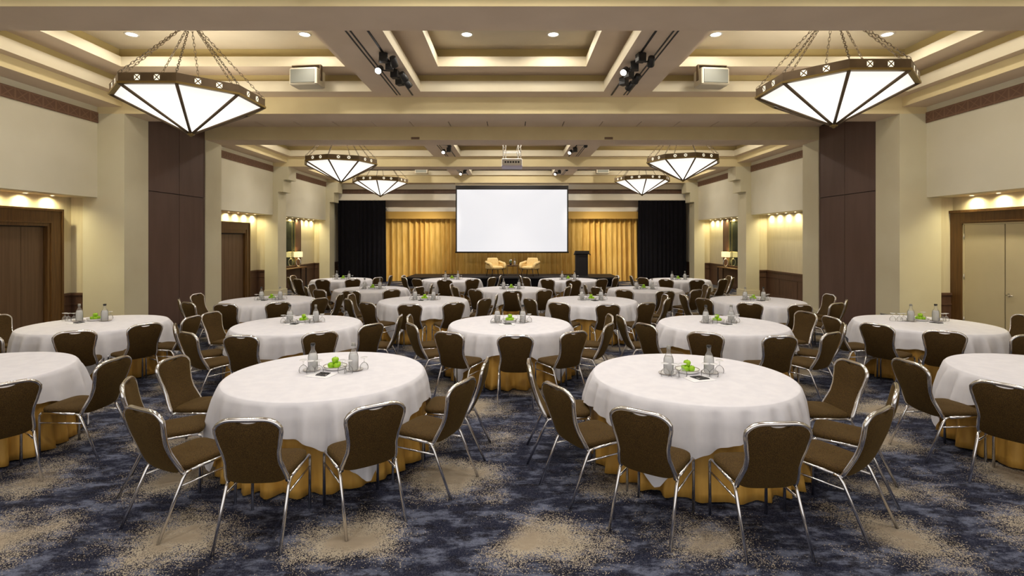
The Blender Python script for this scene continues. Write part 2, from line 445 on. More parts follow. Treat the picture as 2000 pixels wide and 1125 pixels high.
# back wall with header
m = MB()
m.box(-9.3, 9.3, YB, YB + .2, 0, 3.57, 1)
m.box(-9.3, 9.3, YB, YB + .2, 3.57, 6, 1)
m.box(-8.5, 8.5, 24.10, 24.2, 3.88, 6, 0)
m.box(-8.5, 8.5, 24.06, 24.1, 3.86, 3.92, 2)
m.box(-6.1, 6.1, 24.40, 24.5, 3.35, 3.54, 2)
m.box(-6.1, 6.1, 24.42, YB, 3.54, 3.56, 1)
M['header'] = mat('header_paint', srgb(240, 232, 214), .7)
structure(m.build('wall_back', [M['header'], M['soffit'], M['header']]), 'cream back wall header over the stage curtains', 'wall')
m = MB(); m.box(-8.4, 8.4, 24.07, 24.1, 4.17, 4.37)
structure(m.build('trim_%d' % tn, M['wainscot']), 'brown band along the header above the stage curtains', 'frieze'); tn += 1

# ------------------------------------------------------------------ doors
def door_root(n, loc, label): return empty('door_%d' % n, loc, label=label, cat='door', kind='structure')
# left folding door, first niche (local x = into the room)
def frame_bm(s, y0, y1, top, wd, head, dep):
    """moulded surround on plane X=s*XN, projecting into the room by dep; local coords about (s*XN, 0, 0)"""
    m = MB(); i = -s
    for (a, c) in ((y1 - wd, y1), (y0, y0 + wd)):
        m.box(0, i * dep, a, c, 0, top - head)
    m.box(0, i * dep, y0, y1, top - head, top)
    # outer bead and inner bead
    for q, (e, th) in enumerate(((0.0, .04), (wd - .09, .03))):
        m.box(i * (dep - .004), i * (dep + .02), y1 - e - th, y1 - e, 0, top - e - th)
        m.box(i * (dep - .004), i * (dep + .02), y0 + e, y0 + e + th, 0, top - e - th)
        m.box(i * (dep - .004), i * (dep + .02), y0 + e, y1 - e, top - e - th, top - e)
    return m
d = door_root(1, (-XN, 0, 0), 'dark brown folding door in a deep moulded wooden surround, wide niche')
frame_bm(-1, 7.3, 10.22, 2.64, .34, .34, .10).build('frame', M['wood'], d)
for k in range(5):
    m = MB(); y = 9.86 - .45 * k; m.box(.012, .03, y - .442, y, 0.01, 2.28); m.build('panel', M['doorwood'], d)
m = MB(); m.box(.0, .05, 7.6, 9.9, 2.28, 2.32); m.build('track', M['joint'], d)
d = door_root(2, (-XN, 0, 0), 'brown door in a moulded surround, niche beyond the partition panel')
frame_bm(-1, 15.0, 17.5, 2.60, .3, .36, .10).build('frame', M['wood'], d)
for k in range(8):
    m = MB(); y = 17.2 - .225 * k; m.box(.012, .03, y - .218, y, 0.01, 2.22); m.build('panel', M['doorwood'], d)
m = MB(); m.box(.0, .05, 15.3, 17.2, 2.2, 2.25); m.build('track', M['joint'], d)
d = door_root(3, (XN, 0, 0), 'cream double door with lever handles in a dark wooden surround')
m = MB()
m.box(0, -.06, 10.24, 10.515, 0, 2.36); m.box(0, -.06, 8.22, 10.515, 2.36, 2.58); m.box(0, -.09, 8.2, 10.518, 2.58, 2.63); m.box(0, -.06, 8.22, 8.5, 0, 2.36); m.box(-.055, -.075, 8.4, 10.3, 2.39, 2.405)
m.build('frame', M['wood'], d)
m = MB(); m.box(0, -.05, 10.21, 10.24, 0, 2.36); m.box(0, -.05, 8.5, 10.24, 2.335, 2.36); m.build('jamb', M['creamdoor'], d)
leaf = []
for (a, c) in ((9.38, 10.205), (8.53, 9.355)):
    m = MB(); m.box(-.01, -.04, a, c, .01, 2.33); leaf.append(m.build('panel', M['creamdoor'], d))
m = MB(); m.box(-.008, -.02, 9.353, 9.382, .01, 2.33); m.build('rebate', M['joint'], d)
m = MB(); m.tube([(-.04, 9.29, 1.03), (-.09, 9.29, 1.03), (-.095, 9.17, 1.03)], .011); m.lathe([(.028, 0), (.028, .01)], 12, 0, (0, 0, 0), True, True)
for i in range(len(m.v)): pass
m2 = MB(); m2.tube([(-.038, 9.29, 1.03), (-.05, 9.29, 1.03)], .03, 12); m2.tube([(-.05, 9.29, 1.03), (-.09, 9.29, 1.03), (-.095, 9.16, 1.03)], .011)
m2.build('handle', M['chrome'], leaf[1])
for z in (.4, 1.25, 2.05):
    m = MB(); m.tube([(-.05, 10.208, z), (-.05, 10.208, z + .11)], .012, 8); m.build('hinge', M['chrome'], leaf[0])

# ------------------------------------------------------------------ niche downlights (small recessed spots)
def spot(loc, e, size=1.2, blend=.6, col=(1, .86, .62), rad=.03, rot=(0, 0, 0)):
    l = bpy.data.lights.new('spot', 'SPOT'); l.energy = e; l.spot_size = size; l.spot_blend = blend; l.color = col; l.shadow_soft_size = rad
    o = bpy.data.objects.new('spot_lamp', l); COL.objects.link(o); o.location = loc; o.rotation_euler = rot; return o
def point(loc, e, col=(1, .9, .72), rad=.15):
    l = bpy.data.lights.new('point', 'POINT'); l.energy = e; l.color = col; l.shadow_soft_size = rad
    o = bpy.data.objects.new('point_lamp', l); COL.objects.link(o); o.location = loc; return o

m = MB(); m.lathe([(.045, 0), (.045, -.008), (.03, -.008), (.03, -.002)], 16)
rt = empty('niche_downlight', label='x', cat='downlight')
m.build('trim_ring', M['white'], rt)
m = MB(); m.lathe([(.0005, -.0015), (.03, -.0015)], 16); m.build('lens', M['bulbdisc'], rt)
P_niche = Proto(rt)
ordn = ['first', 'second', 'third', 'fourth', 'fifth', 'sixth', 'seventh', 'eighth', 'ninth']
nic = {0: [9.98 - .55 * k for k in range(5)], 1: [17.85 - .55 * k for k in range(5)], 2: [23.1 - .55 * k for k in range(6)]}
nname = {(-1, 0): 'folding-door niche', (-1, 1): 'fluted-door niche', (-1, 2): 'left-side mirror niche', (1, 0): 'cream-door niche', (1, 1): 'bare wainscot niche', (1, 2): 'right-side mirror niche'}
for s in (-1, 1):
    for i, ys in nic.items():
        for k, y in enumerate(ys):
            spot((s * 8.93, y, 2.885), 27, 2.8, .9, (1, .87, .52), .02, (0, -s * math.radians(4), 0))
            vis = abs(8.9 / y) < 1.0
            if vis:
                P_niche.put((s * 8.96, y, 2.898), 0, 'small recessed downlight, %s from the far end of the %s' % (ordn[k], nname[(s, i)]), 'niche downlights')

# ------------------------------------------------------------------ ceiling downlights
rt = empty('ceiling_downlight', label='x', cat='downlight')
m = MB(); m.lathe([(.115, 0), (.115, -.012), (.09, -.014), (.085, -.003)], 24); m.build('trim_ring', M['white'], rt)
m = MB(); m.lathe([(.0005, -.004), (.085, -.004)], 24); m.build('lens', M['bulbdisc'], rt)
P_dl = Proto(rt)
dl_lab = {-6.73: 'above the front left-side chandelier, wall end', -3.67: 'above the front left-side chandelier, aisle end', -.80: 'in the centre coffer, left-side of pair', .73: 'in the centre coffer, right-side of pair', 3.61: 'above the front right-side chandelier, aisle end', 6.64: 'above the front right-side chandelier, wall end'}
for x, lab in dl_lab.items():
    P_dl.put((x, 9.06, HA + .729), 0, 'round glowing ceiling downlight ' + lab, 'coffer downlights')
for (ya) in (2.4, 4.4, 7.6, 9.06, 16.1, 21.2):  # only the visible row has fittings; the other rows are added lamps
    for x in (-6.7, -3.67, -.8, .75, 3.63, 6.67):
        spot((x, ya, HA + .69), (37 if abs(x) < 2 else 26) * (3.0 if ya > 20 else 1.8 if ya > 15 else 1), 2.95, .25, (1, .93, .83), .08); spot((x, ya, HA + .70), 68 * (2.1 if ya > 15 else 1), 1.9, .8, (1, .95, .9), .08)

# ------------------------------------------------------------------ chandeliers
def chandelier_proto():
    rt = empty('chandelier', label='x', cat='chandelier')
    Rr, hr, bh = 1.12, 0.56, 0.14     # radius, tip-to-rim height, band height (origin = tip)
    V = [Vector((Rr * math.cos(PI / 8 + k * PI / 4), Rr * math.sin(PI / 8 + k * PI / 4), hr)) for k in range(8)]
    up = Vector((0, 0, bh))
    m = MB()
    for k in range(8):
        a, c = V[k], V[(k + 1) % 8]
        ai, ci = a * .965, c * .965; ai.z = ci.z = hr
        m.quad(a, c, c + up, a + up); m.quad(ai, ci, ci + up, ai + up); m.quad(a + up, c + up, ci + up, ai + up); m.quad(a, c, ci, ai)
        # bottom flange
        fa, fc = a * 1.015, c * 1.015; fa.z = fc.z = hr
        d_ = Vector((0, 0, -.02)); d2 = Vector((0, 0, .012))
        m.quad(fa + d2, fc + d2, fc + d_, fa + d_, 2); m.quad(fa + d_, fc + d_, ci * .98 + Vector((0, 0, .02 * hr)) + d_, ai * .98 + Vector((0, 0, .02 * hr)) + d_, 2); m.quad(fa + d2, fc + d2, c + d2, a + d2, 2)
        # two square lit cut-outs with an X of bars
        n_ = ((a + c) / 2); n_.z = 0; n_.normalize(); tg = (c - a).normalized(); L = (c - a).length
        for q in (.33, .67):
            ctr = a + tg * (L * q) + up * .5; h = .042
            P = [ctr + n_ * .002 + tg * (sx * h) + Vector((0, 0, sz * h)) for sx, sz in ((-1, -1), (1, -1), (1, 1), (-1, 1))]
            m.quad(*P, mat=1)
            for (i, j) in ((0, 2), (1, 3)):
                dd = (P[j] - P[i]).normalized(); pr = n_.cross(dd) * .0075
                m.quad(P[i] + n_ * .003 - pr, P[j] + n_ * .003 - pr, P[j] + n_ * .003 + pr, P[i] + n_ * .003 + pr, 0)
    m.build('rim_band', [M['bronze'], M['motif'], M['brassedge']], rt, fix=False)
    tip = Vector((0, 0, .0))
    for k in range(8):
        a, c = V[k] * .97, V[(k + 1) % 8] * .97; a.z = c.z = hr
        m = MB(); m.add([tip, a, c], [(0, 1, 2)]); m.build('glass_panel', M['opal'], rt, fix=False)
        e = V[k] * .985; e.z = hr - .005
        dr = (e - tip); m = MB()
        m.tube([tip + Vector((0, 0, -.004)), tip.lerp(e, .5) + Vector((0, 0, -.006)), e + Vector((0, 0, -.004))], .024, 6); m.build('rib', M['bronze'], rt)
    m = MB(); m.lathe([(.001, -.045), (.02, -.04), (.03, -.02), (.055, -.012), (.06, .01), (.02, .03)], 12); m.build('finial', M['brassedge'], rt)
    apex = Vector((0, 0, 1.86))
    for k in range(8):
        p0 = V[k] * .99; p0.z = hr + bh; p1 = Vector((V[k].x * .08, V[k].y * .08, 1.80))
        d_ = (p1 - p0); L = d_.length; d_.normalize(); n = int(L / .062); st = L / n
        a1 = d_.cross(Vector((0, 0, 1))).normalized(); a2 = d_.cross(a1)
        m = MB()
        for i in range(n):
            c = p0 + d_ * (st * (i + .5)); sd = a1 if i % 2 else a2
            m.tube([c + d_ * (.045 * math.cos(t)) + sd * (.017 * math.sin(t)) for t in [2 * PI * j / 8 for j in range(8)]], .0048, 4, closed=True)
        m.build('chain', M['chain'], rt)
    m = MB(); m.lathe([(.13, 1.87), (.13, 1.84), (.1, 1.80), (.02, 1.78), (.001, 1.78)], 16); m.build('canopy', M['bronze'], rt)
    return rt
M['brassedge'] = mat('aged_brass', srgb(140, 118, 66), 0.4, 0.5)
P_ch = Proto(chandelier_proto())
HC = HA + .73 - 1.87
for (x, y, rz, lab) in ((-5.38, 8.58, 0, 'front left-side'), (5.12, 8.15, 0, 'front right-side'), (-5.31, 15.9, PI / 8, 'middle left-side'), (5.31, 15.9, PI / 8, 'middle right-side'), (-5.42, 21.1, PI / 8 + .12, 'far left-side'), (5.36, 21.1, PI / 8 - .1, 'far right-side')):
    P_ch.put((x, y, HC + (.05 if x > 0 else 0)), rz, 'octagonal bronze chandelier with glowing white glass cone on chains, %s' % lab, 'chandeliers in the side coffers')
    point((x, y, HC + .62), 46, (1, .92, .76), .3)

# ------------------------------------------------------------------ ceiling speakers, tracks, spotlights, vents, projector
def ceiling_speaker():
    rt = empty('ceiling_speaker', label='x', cat='speaker')
    m = MB(); m.box(-.27, .27, -.16, .18, -.16, .16, 0, .02); m.build('cabinet', M['spkbox'], rt)
    m = MB(); m.box(-.235, .235, -.172, -.158, -.125, .125, 0, .004); m.build('grille', M['spkgrille'], rt)
    m = MB(); m.box(-.2, .2, -.02, .12, .16, .19); m.box(.272, .285, -.04, .04, -.05, .24); m.box(-.285, -.272, -.04, .04, -.05, .24); m.box(-.285, .285, -.04, .04, .225, .24); m.build('bracket', M['bronze'], rt)
    return rt
P_sp = Proto(ceiling_speaker())
for (x, y, z, rz, lab) in ((-3.85, 9.62, 5.07, -.12, 'front coffer, left-side of the centre'), (3.75, 9.62, 5.07, .12, 'front coffer, right-side of the centre'), (-3.95, 22.4, 5.06, 0, 'far coffer, left-side'), (3.95, 22.4, 5.06, 0, 'far coffer, right-side')):
    P_sp.put((x, y, z), rz, 'white boxy loudspeaker with grey mesh hung in the ' + lab, 'coffer loudspeakers')

for s in (-1, 1):
    for (a, c, lab) in ((6.5, 10.3, 'front'), (14.1, 18.0, 'middle'), (19.0, 23.3, 'far')):
        m = MB(); m.box(s * 1.985, s * 2.015, a, c, HA - .012, HA + .01)
        tag(m.build('lighting_track', M['black']), 'thin black lighting track on the %s bay soffit, %s-side' % (lab, SIDE[s]), 'lighting track', 'soffit lighting tracks')
        m = MB(); m.box(s * 2.235, s * 2.26, a, c, HA - .006, HA + .01); m.box(s * 2.30, s * 2.325, a, c, HA - .006, HA + .01)
        tag(m.build('slot_diffuser', M['black']), 'twin black slot air vent on the %s bay soffit, %s-side' % (lab, SIDE[s]), 'air vent', 'soffit slot vents')
def track_spot():
    rt = empty('track_spotlight', label='x', cat='spotlight')
    m = MB(); m.box(-.065, .065, -.065, .065, -.14, -.005, 0, .008); m.build('adapter', M['black'], rt)
    m = MB(); m.tube([(0, 0, -.1), (.06, -.02, -.14), (.11, -.03, -.13)], .012, 8); m.build('arm', M['black'], rt)
    m = MB()
    c = Vector((.16, -.02, -.13)); d_ = Vector((.25, .75, -.55)).normalized()
    m.tube([c - d_ * .09, c - d_ * .085, c + d_ * .06, c + d_ * .07], [.03, .05, .06, .058], 16); h_ = m.build('head', M['black'], rt)
    m = MB(); m.tube([c + d_ * .0705, c + d_ * .0712], .05, 16); m.build('lens', M['lens'], h_)
    return rt
P_ts = Proto(track_spot())
for s in (-1, 1):
    for (lst, lab) in (((7.95, 8.35, 8.75, 9.15), 'front bay'), ((15.0, 16.2), 'middle bay'), ((20.2, 21.6), 'far bay')):
        for k, y in enumerate(lst):
            P_ts.put((s * 2.0, y, HA - .01), ((PI - .25 * s) if k == 1 else (-.3 + .2 * k) * (1 if s > 0 else -1) + (.5 if s > 0 else 0)), 'black track spotlight, %s from the entrance end, %s, %s-side track' % (ordn[k], lab, SIDE[s]), 'track spotlights')
for x in (-2.5, 2.5):
    m = MB(); m.box(-.11, .11, -.012, .0, -.03, .03, 0, .003)
    for q in range(4): m.box(-.09, .09, -.014, -.011, -.022 + q * .013, -.018 + q * .013, 1)
    tag(m.build('beam_vent', [M['ventbrown'], M['wainscot']], loc=(x, 13.24, 4.655)), 'small brown vent on the beam, %s of centre' % ('left-side' if x < 0 else 'right-side'), 'vent', 'beam vents')

rt = empty('projector', (0, 16.3, 4.31), label='white ceiling projector with a row of dark vents on a lattice mount', cat='projector')
m = MB(); m.box(-.32, .32, -.32, .34, .03, .25, 0, .012); m.build('body', M['white'], rt)
m = MB(); m.box(-.325, .325, -.325, .345, 0, .032, 0, .004); m.build('bottom_plate', M['lilac'], rt)
for k in range(6):
    m = MB(); m.tube([(-.205 + .082 * k, -.324, .14), (-.205 + .082 * k, -.318, .14)], .03, 14); m.build('vent_hole', M['black'], rt)
mm = MB()
for sx in (-1, 1):
    for dx in (.20, .28):
        for yy in (-.1, .12): mm.tube([(sx * dx, yy, .24), (sx * dx, yy, 1.365)], .014, 6)
    for z in (.33, .58, .85, 1.1):
        mm.tube([(sx * .2, -.1, z), (sx * .28, -.1, z + .1)], .009, 5); mm.tube([(sx * .28, -.1, z + .14), (sx * .2, -.1, z + .24)], .009, 5)
for z in (.50, .95): mm.tube([(-.28, -.1, z), (.28, -.1, z)], .012, 6); mm.tube([(-.28, .12, z), (.28, .12, z)], .012, 6)
mm.box(-.33, .33, -.15, .17, 1.355, 1.369)
mm.build('mount', M['white'], rt)
mm = MB(); mm.tube([(.16, 0, .25), (.17, -.02, .4), (.13, -.02, .55), (.18, 0, .7), (.17, 0, 1.36)], .009, 6); mm.build('cable', M['grille'], rt)

# ------------------------------------------------------------------ screen, curtains, stage
rt = empty('projection_screen', (0, 23.62, 1.40), label='large blank white projection screen with black border above the stage', cat='screen')
m = MB(); m.box(-2.54, 2.54, 0, .012, .06, 2.92); m.build('screen_fabric', M['screen'], rt)
m = MB(); m.box(-2.6, 2.6, -.004, .02, 2.92, 3.11); m.box(-2.6, -2.54, -.004, .016, 0.03, 2.92); m.box(2.54, 2.6, -.004, .016, .03, 2.92); m.build('border', M['black'], rt)
m = MB(); m.tube([(-2.62, .01, .03), (2.62, .01, .03)], .035, 10); m.build('bottom_bar', M['black'], rt)
m = MB(); m.box(-2.62, 2.62, -.05, .08, 3.11, 3.205); m.build('screen_housing', M['lip'], rt)  # housing of the screen, close under the beam

def drape(name, x0, x1, y, z0, z1, amp, pitch, mt, seed):
    r_ = random.Random(seed); m = MB(); n = int((x1 - x0) / pitch * 9); loops = []
    ph = [r_.uniform(0, 6.28) for _ in range(4)]
    for iz in range(9):
        v = iz / 8; row = []
        for i in range(n + 1):
            u = i / n; x = x0 + (x1 - x0) * u
            w_ = 2 * PI * (x - x0) / pitch + 1.3 * math.sin((x - x0) * 2.1 + ph[0]) + .8 * math.sin((x - x0) * 5.3 + ph[1])
            a = amp * (.75 + .45 * math.sin((x - x0) * 3.7 + ph[2])) * (1.0 - .35 * v)
            yy = y - a * math.sin(w_) - .25 * a * math.sin(2 * w_ + ph[3] + v * 1.2)
            row.append((x + .03 * math.sin(w_ + v * .8) * (1 - v), yy, z0 + (z1 - z0) * v))
        loops.append(row)
    m.loft(loops, 0, False, False, True, closed=False)
    return m
rt = empty('stage_curtain', (0, 24.4, 0), label='pleated gold curtain with flat pelmet behind the stage', cat='curtain')
drape('c', -6.05, 6.05, .16, .02, 3.05, .10, .26, 0, 3).build('drape', M['curtain'], rt, fix=False)
m = MB(); m.box(-6.07, 6.07, -.1, -.07, 3.0, 3.34); m.build('pelmet', M['pelmet'], rt)
for s in (-1, 1):
    rt = empty('black_curtain', (0, 24.12, 0), label='tall black curtain beside the gold drape, %s end' % ('left-side' if s < 0 else 'right-side'), cat='curtain', group='black side curtains')
    a, c = sorted((s * 8.2, s * 5.95))
    drape('c', a, c, 0, .02, 3.86, .045, .2, 0, 5 + s).build('drape', M['blackcloth'], rt, fix=False)
m = MB(); m.box(-4.55, 4.62, 21.9, 24.05, .34, .40); rt = empty('stage', (0, 0, 0), label='low black stage platform below the screen', cat='stage')
m.build('platform', M['stage'], rt)
m = MB(); m.box(-4.5, 4.57, 21.95, 24.0, 0, .34); m.build('skirt', M['blackcloth'], rt)
for s in (-1, 1):
    rt = empty('wall_speaker', (s * 6.0, 24.32, 3.46), label='small white bracketed speaker above the gold pelmet, %s corner' % SIDE[s] if False else 'small white bracketed speaker above the %s-side end of the pelmet' % SIDE[s], cat='speaker', group='small curtain speakers')
    m = MB(); m.box(-.1, .1, -.1, .03, -.07, .05, 0, .02); m.build('cabinet', M['white'], rt)
    m = MB(); m.tube([(0, .03, 0), (0, .08, .03)], .012, 6); m.build('bracket', M['white'], rt)
    m = MB(); m.box(-.08, .08, -.105, -.098, -.055, .035, 0, .003); m.build('grille', M['grille'], rt)

# lectern
rt = empty('lectern', (3.05, 22.5, .40), label='black lectern with a sloped top standing on the stage', cat='lectern')
m = MB(); m.box(-.26, .26, -.2, .2, .03, .98, 0, .01); m.build('body', M['stage'], rt)
m = MB(); m.box(-.29, .29, -.23, .23, 0, .035, 0, .008); m.build('base', M['black'], rt)
m = MB(); m.add([(-.31, -.24, 1.0), (.31, -.24, 1.0), (.31, .26, .93), (-.31, .26, .93), (-.31, -.24, 1.13), (.31, -.24, 1.13), (.31, .26, .97), (-.31, .26, .97)], [(0, 3, 2, 1), (4, 5, 6, 7), (0, 1, 5, 4), (2, 3, 7, 6), (0, 4, 7, 3), (1, 2, 6, 5)]); m.build('top', M['black'], rt)
m = MB(); m.tube([(.31, 0, 1.0), (.38, -.02, .97), (.40, -.02, .93)], .02, 8); m.build('microphone', M['black'], rt)

# armchairs on the stage
def armchair():
    rt = empty('armchair', label='x', cat='armchair')
    m = MB()
    m.box(-.27, .27, -.32, .22, .30, .45, 0, .05); m.build('seat', M['armchair'], rt)
    # back: curved shell
    m = MB(); lo = []
    for iz in range(8):
        v = iz / 7; z = .33 + .47 * v; hw = .30 - .02 * v if v < .85 else .27; th = .10 - .03 * v
        y = .20 + .10 * v; k = 1.0 if v < .9 else .85
        lo.append([(hw * k * math.cos(t) * (abs(math.cos(t)) ** -.5 if abs(math.cos(t)) > .01 else 1), y + th * math.sin(t) - .05 * (math.cos(t) ** 2), z) for t in [2 * PI * j / 20 for j in range(20)]])
    m.loft(lo); m.build('backrest', M['armchair'], rt)
    for s in (-1, 1):
        m = MB()
        m.tube([(s * .33, .24, .62), (s * .35, .0, .57), (s * .35, -.2, .55), (s * .34, -.28, .50), (s * .33, -.29, .40), (s * .32, -.28, .31)], [.06, .065, .065, .065, .06, .05], 10)
        m.box(s * .28, s * .38, -.27, .24, .30, .56, 0, .04)
        m.build('armrest', M['armchair'], rt)
        for yy in (-.24, .22):
            m = MB(); m.tube([(s * .25, yy, .31), (s * .30, yy * 1.15, 0)], [.02, .012], 8); m.build('leg', M['black'], rt)
    return rt
P_ac = Proto(armchair())
P_ac.put((-.75, 22.65, .402), math.radians(30), 'cream armchair on the stage, beside the table, away from the lectern', 'stage armchairs')
P_ac.put((.80, 22.65, .402), math.radians(-30), 'cream armchair on the stage between the small table and the lectern', 'stage armchairs')
rt = empty('side_table', (.02, 22.6, .40), label='small wooden side table between the two stage armchairs', cat='side table')
m = MB(); m.box(-.24, .24, -.2, .2, .47, .5, 0, .006); m.build('tabletop', M['wood'], rt)
for sx in (-1, 1):
    for sy in (-1, 1):
        m = MB(); m.box(sx * .22 - .012, sx * .22 + .012, sy * .18 - .012, sy * .18 + .012, 0, .47); m.build('leg', M['bronze'], rt)
m = MB(); m.box(-.22, .22, -.19, -.17, .44, .47); m.build('apron', M['wood'], rt)
rt = empty('flower_pot', (-.06, 22.55, .90), label='little dark pot of white flowers on the stage side table', cat='flower pot')
m = MB(); m.lathe([(.001, 0), (.045, 0), (.055, .09), (.05, .09), (.045, .08)], 14); m.build('pot', M['black'], rt)
m = MB()
for k in range(14): m.sphere((R.uniform(-.05, .05), R.uniform(-.05, .05), .12 + R.uniform(0, .05)), .022, 8)
m.build('foliage', M['leaf'], rt)
m = MB()
for k in range(9): m.sphere((R.uniform(-.05, .05), R.uniform(-.05, .05), .17 + R.uniform(0, .05)), .022, 8)
m.build('flower_head', M['china'], rt)

# mirror niches: wood surround, mirror, console, lamp
for s in (-1, 1):
    nm = SIDE[s]
    rt = empty('mirror', (s * 9.05, 20.6, 0), label='tall mirror in a brown wood surround, far %s-side niche' % nm, cat='mirror')
    for q in (1, -1):
        m = MB(); m.box(0, s * -.03, q * .72, q * 1.3, .87, 2.88); m.build('surround', M['wainscot'], rt)
    m = MB(); m.box(0, s * -.015, -.72, .72, .90, 2.76); m.build('mirror_glass', M['mirror'], rt)
    m = MB()
    for (a, c, z0, z1) in ((-.72, -.69, .9, 2.76), (.69, .72, .9, 2.76), (.42, .44, .9, 2.76), (-.72, .72, .88, .91), (-.72, .72, 2.74, 2.77)): m.box(s * -.012, s * -.024, a, c, z0, z1)
    m.build('frame', M['mframe'], rt)
    rt = empty('console_table', (s * 8.88, 20.6, 0), label='dark wooden console table under the %s-side mirror' % nm, cat='console table')
    m = MB(); m.box(s * .12, s * -.15, -1.25, 1.25, .83, .87, 0, .006); m.build('tabletop', M['wood'], rt)
    m = MB(); m.box(s * .12, s * .1, -1.2, 1.2, .1, .83); m.build('panel', M['wainscot'], rt)
    for yy in (-1.2, 1.16):
        m = MB(); m.box(s * -.1, s * -.14, yy, yy + .04, 0, .83); m.build('leg', M['joint'], rt)
        m = MB(); m.box(s * .08, s * .12, yy, yy + .04, 0, .83); m.build('leg', M['joint'], rt)
    rt = empty('table_lamp', (s * 8.88, 21.28, .87), label='table lamp with glowing rectangular shade, %s-side console' % nm, cat='lamp', group='console lamps')
    m = MB()
    m.box(-.06, .06, -.08, .08, 0, .03, 0, .005)
    m.tube([(.09 * math.cos(t), 0, .2 + .15 * math.sin(t)) for t in [2 * PI * k / 16 for k in range(16)]], .02, 8, closed=True)
    m.tube([(0, 0, .03), (0, 0, .06)], .015, 8); m.tube([(0, 0, .34), (0, 0, .44)], .01, 8)
    m.build('base', M['chrome'], rt)
    m = MB()
    for (z0, z1) in ((.42, .64),):
        lo = [[(.09 * sx, .22 * sy, z) for sx, sy in ((-1, -1), (1, -1), (1, 1), (-1, 1))] for z in (z0, z1)]
        m.loft(lo, 0, False, False, False)
    m.build('lamp_shade', M['shade'], rt)
    point((s * 8.88, 21.28, .87 + .53), 6, (1, .8, .5), .05)
# small floor-level plaque on the right pillar
m = MB(); m.box(-.015, 0, -.13, .13, 0, .09, 0, .004); m.box(-.018, -.014, -.1, .1, .02, .07, 1)
tag(m.build('socket_plate', [M['grille'], M['joint']], loc=(7.905, 10.85, .38)), 'small grey socket plate low on the pillar beside the partition panel', 'socket')

# ------------------------------------------------------------------ banquet chair
def chair_proto():
    rt = empty('banquet_chair', label='x', cat='chair')
    # seat cushion: rounded plan, domed
    m = MB(); N = 28; loops = []
    def ring(sc, z, dz=0):
        L = []
        for k in range(N):
            t = 2 * PI * k / N; c, s_ = math.cos(t), math.sin(t); e = .38
            x = math.copysign(abs(c) ** e, c); y = math.copysign(abs(s_) ** e, s_)
            wx = .205 + .012 * y
            L.append((x * wx * sc, .012 + y * .215 * sc, z + .012 * y * .6 + dz))
        return L
    for sc, z in ((.94, .412), (.985, .418), (1.0, .432), (.985, .448), (.93, .458), (.75, .466), (.45, .470), (.15, .471)): loops.append(ring(sc, z))
    m.loft(loops, 0, True, True, True); m.build('seat', M['fabric'], rt)
    # back panel
    zb, zt = .395, .872
    def hw(v): 
        pts = [(0, .192), (.10, .194), (.22, .183), (.36, .170), (.5, .173), (.68, .190), (.82, .203), (.93, .203), (1.0, .192)]
        for (a, p), (c, q) in zip(pts, pts[1:]):
            if v <= c:
                t = (v - a) / (c - a); t = t * t * (3 - 2 * t) * .5 + t * .5
                return p + (q - p) * t
        return pts[-1][1]
    def yc(v): return -.175 - .165 * v - .028 * math.sin(PI * v) * (1 if v < 1 else 0) + .02 * (v - .5) * 0
    def P(u, v, off): 
        x = u * hw(v); y = yc(v) - .02 * (1 - u * u) * .6
        return (x, y + off, zb + (zt - zb) * v)
    def vt(u, notch=True): return 1 - .13 * abs(u) ** 6 - (.055 * max(0, 1 - (u / .36) ** 2) ** .6 if notch and abs(u) < .36 else 0)
    def vb(u): return .06 * abs(u) ** 5
    U = [-1 + 2 * i / 24 for i in range(25)]; Vn = 14
    m = MB()
    for off, flip in ((.016, 0), (-.012, 1)):
        loops = []
        for j in range(Vn + 1):
            sj = j / Vn
            row = []
            for u in U:
                v = vb(u) + (vt(u) - vb(u)) * sj
                puff = .012 * (1 - u ** 6) * (1 - (2 * sj - 1) ** 6) * (1 if off > 0 else -1)
                row.append(P(u, v, off + puff))
            loops.append(row)
        m.loft(loops, 0, False, False, True, closed=False)
    # edge strip
    def edge(off): 
        E = [P(u, vb(u), off) for u in U] + [P(1, vb(1) + (vt(1) - vb(1)) * j / Vn, off) for j in range(1, Vn)] + [P(u, vt(u), off) for u in reversed(U)] + [P(-1, vb(1) + (vt(1) - vb(1)) * j / Vn, off) for j in range(Vn - 1, 0, -1)]
        return E
    m.loft([edge(.016), edge(-.012)], 0, False, False, True)
    m.build('backrest', M['fabric'], rt)
    # chrome frame around the back
    m = MB()
    path = [P(1, .02 + (vt(1) - .02) * j / 16, .002) for j in range(17)] + [P(u, vt(u, False), .002) for u in reversed(U[1:-1])] + [P(-1, vt(1) - (vt(1) - .02) * j / 16, .002) for j in range(17)]
    pc = Vector((0, 0, .64))
    path = [(p[0] * 1.035, p[1], p[2] + (.006 if p[2] > .8 else 0)) for p in path]
    m.tube(path, .0165, 8); fr = m.build('back_frame', M['chrome'], rt)
    for s in (-1, 1):
        m = MB(); m.tube([(s * .213, .212, 0), (s * .213, .218, .37), (s * .213, .214, .402), (s * .213, .185, .42)], .0115, 8); m.build('leg', M['chrome'], rt)
        m = MB(); m.tube([(s * .213, .185, .42), (s * .209, -.13, .412)], .0115, 8); m.build('side_rail', M['chrome'], rt)
        m = MB(); m.tube([(s * .209, -.13, .412), (s * .208, -.168, .40), (s * .208, -.19, .365), (s * .216, -.36, 0.0)], .0115, 8); m.build('leg', M['chrome'], rt)
        m = MB(); m.tube([(s * .213, .216, .325), (s * .209, -.208, .325)], .008, 6); m.build('stretcher', M['chrome'], rt)
    return rt
P_chair = Proto(chair_proto())

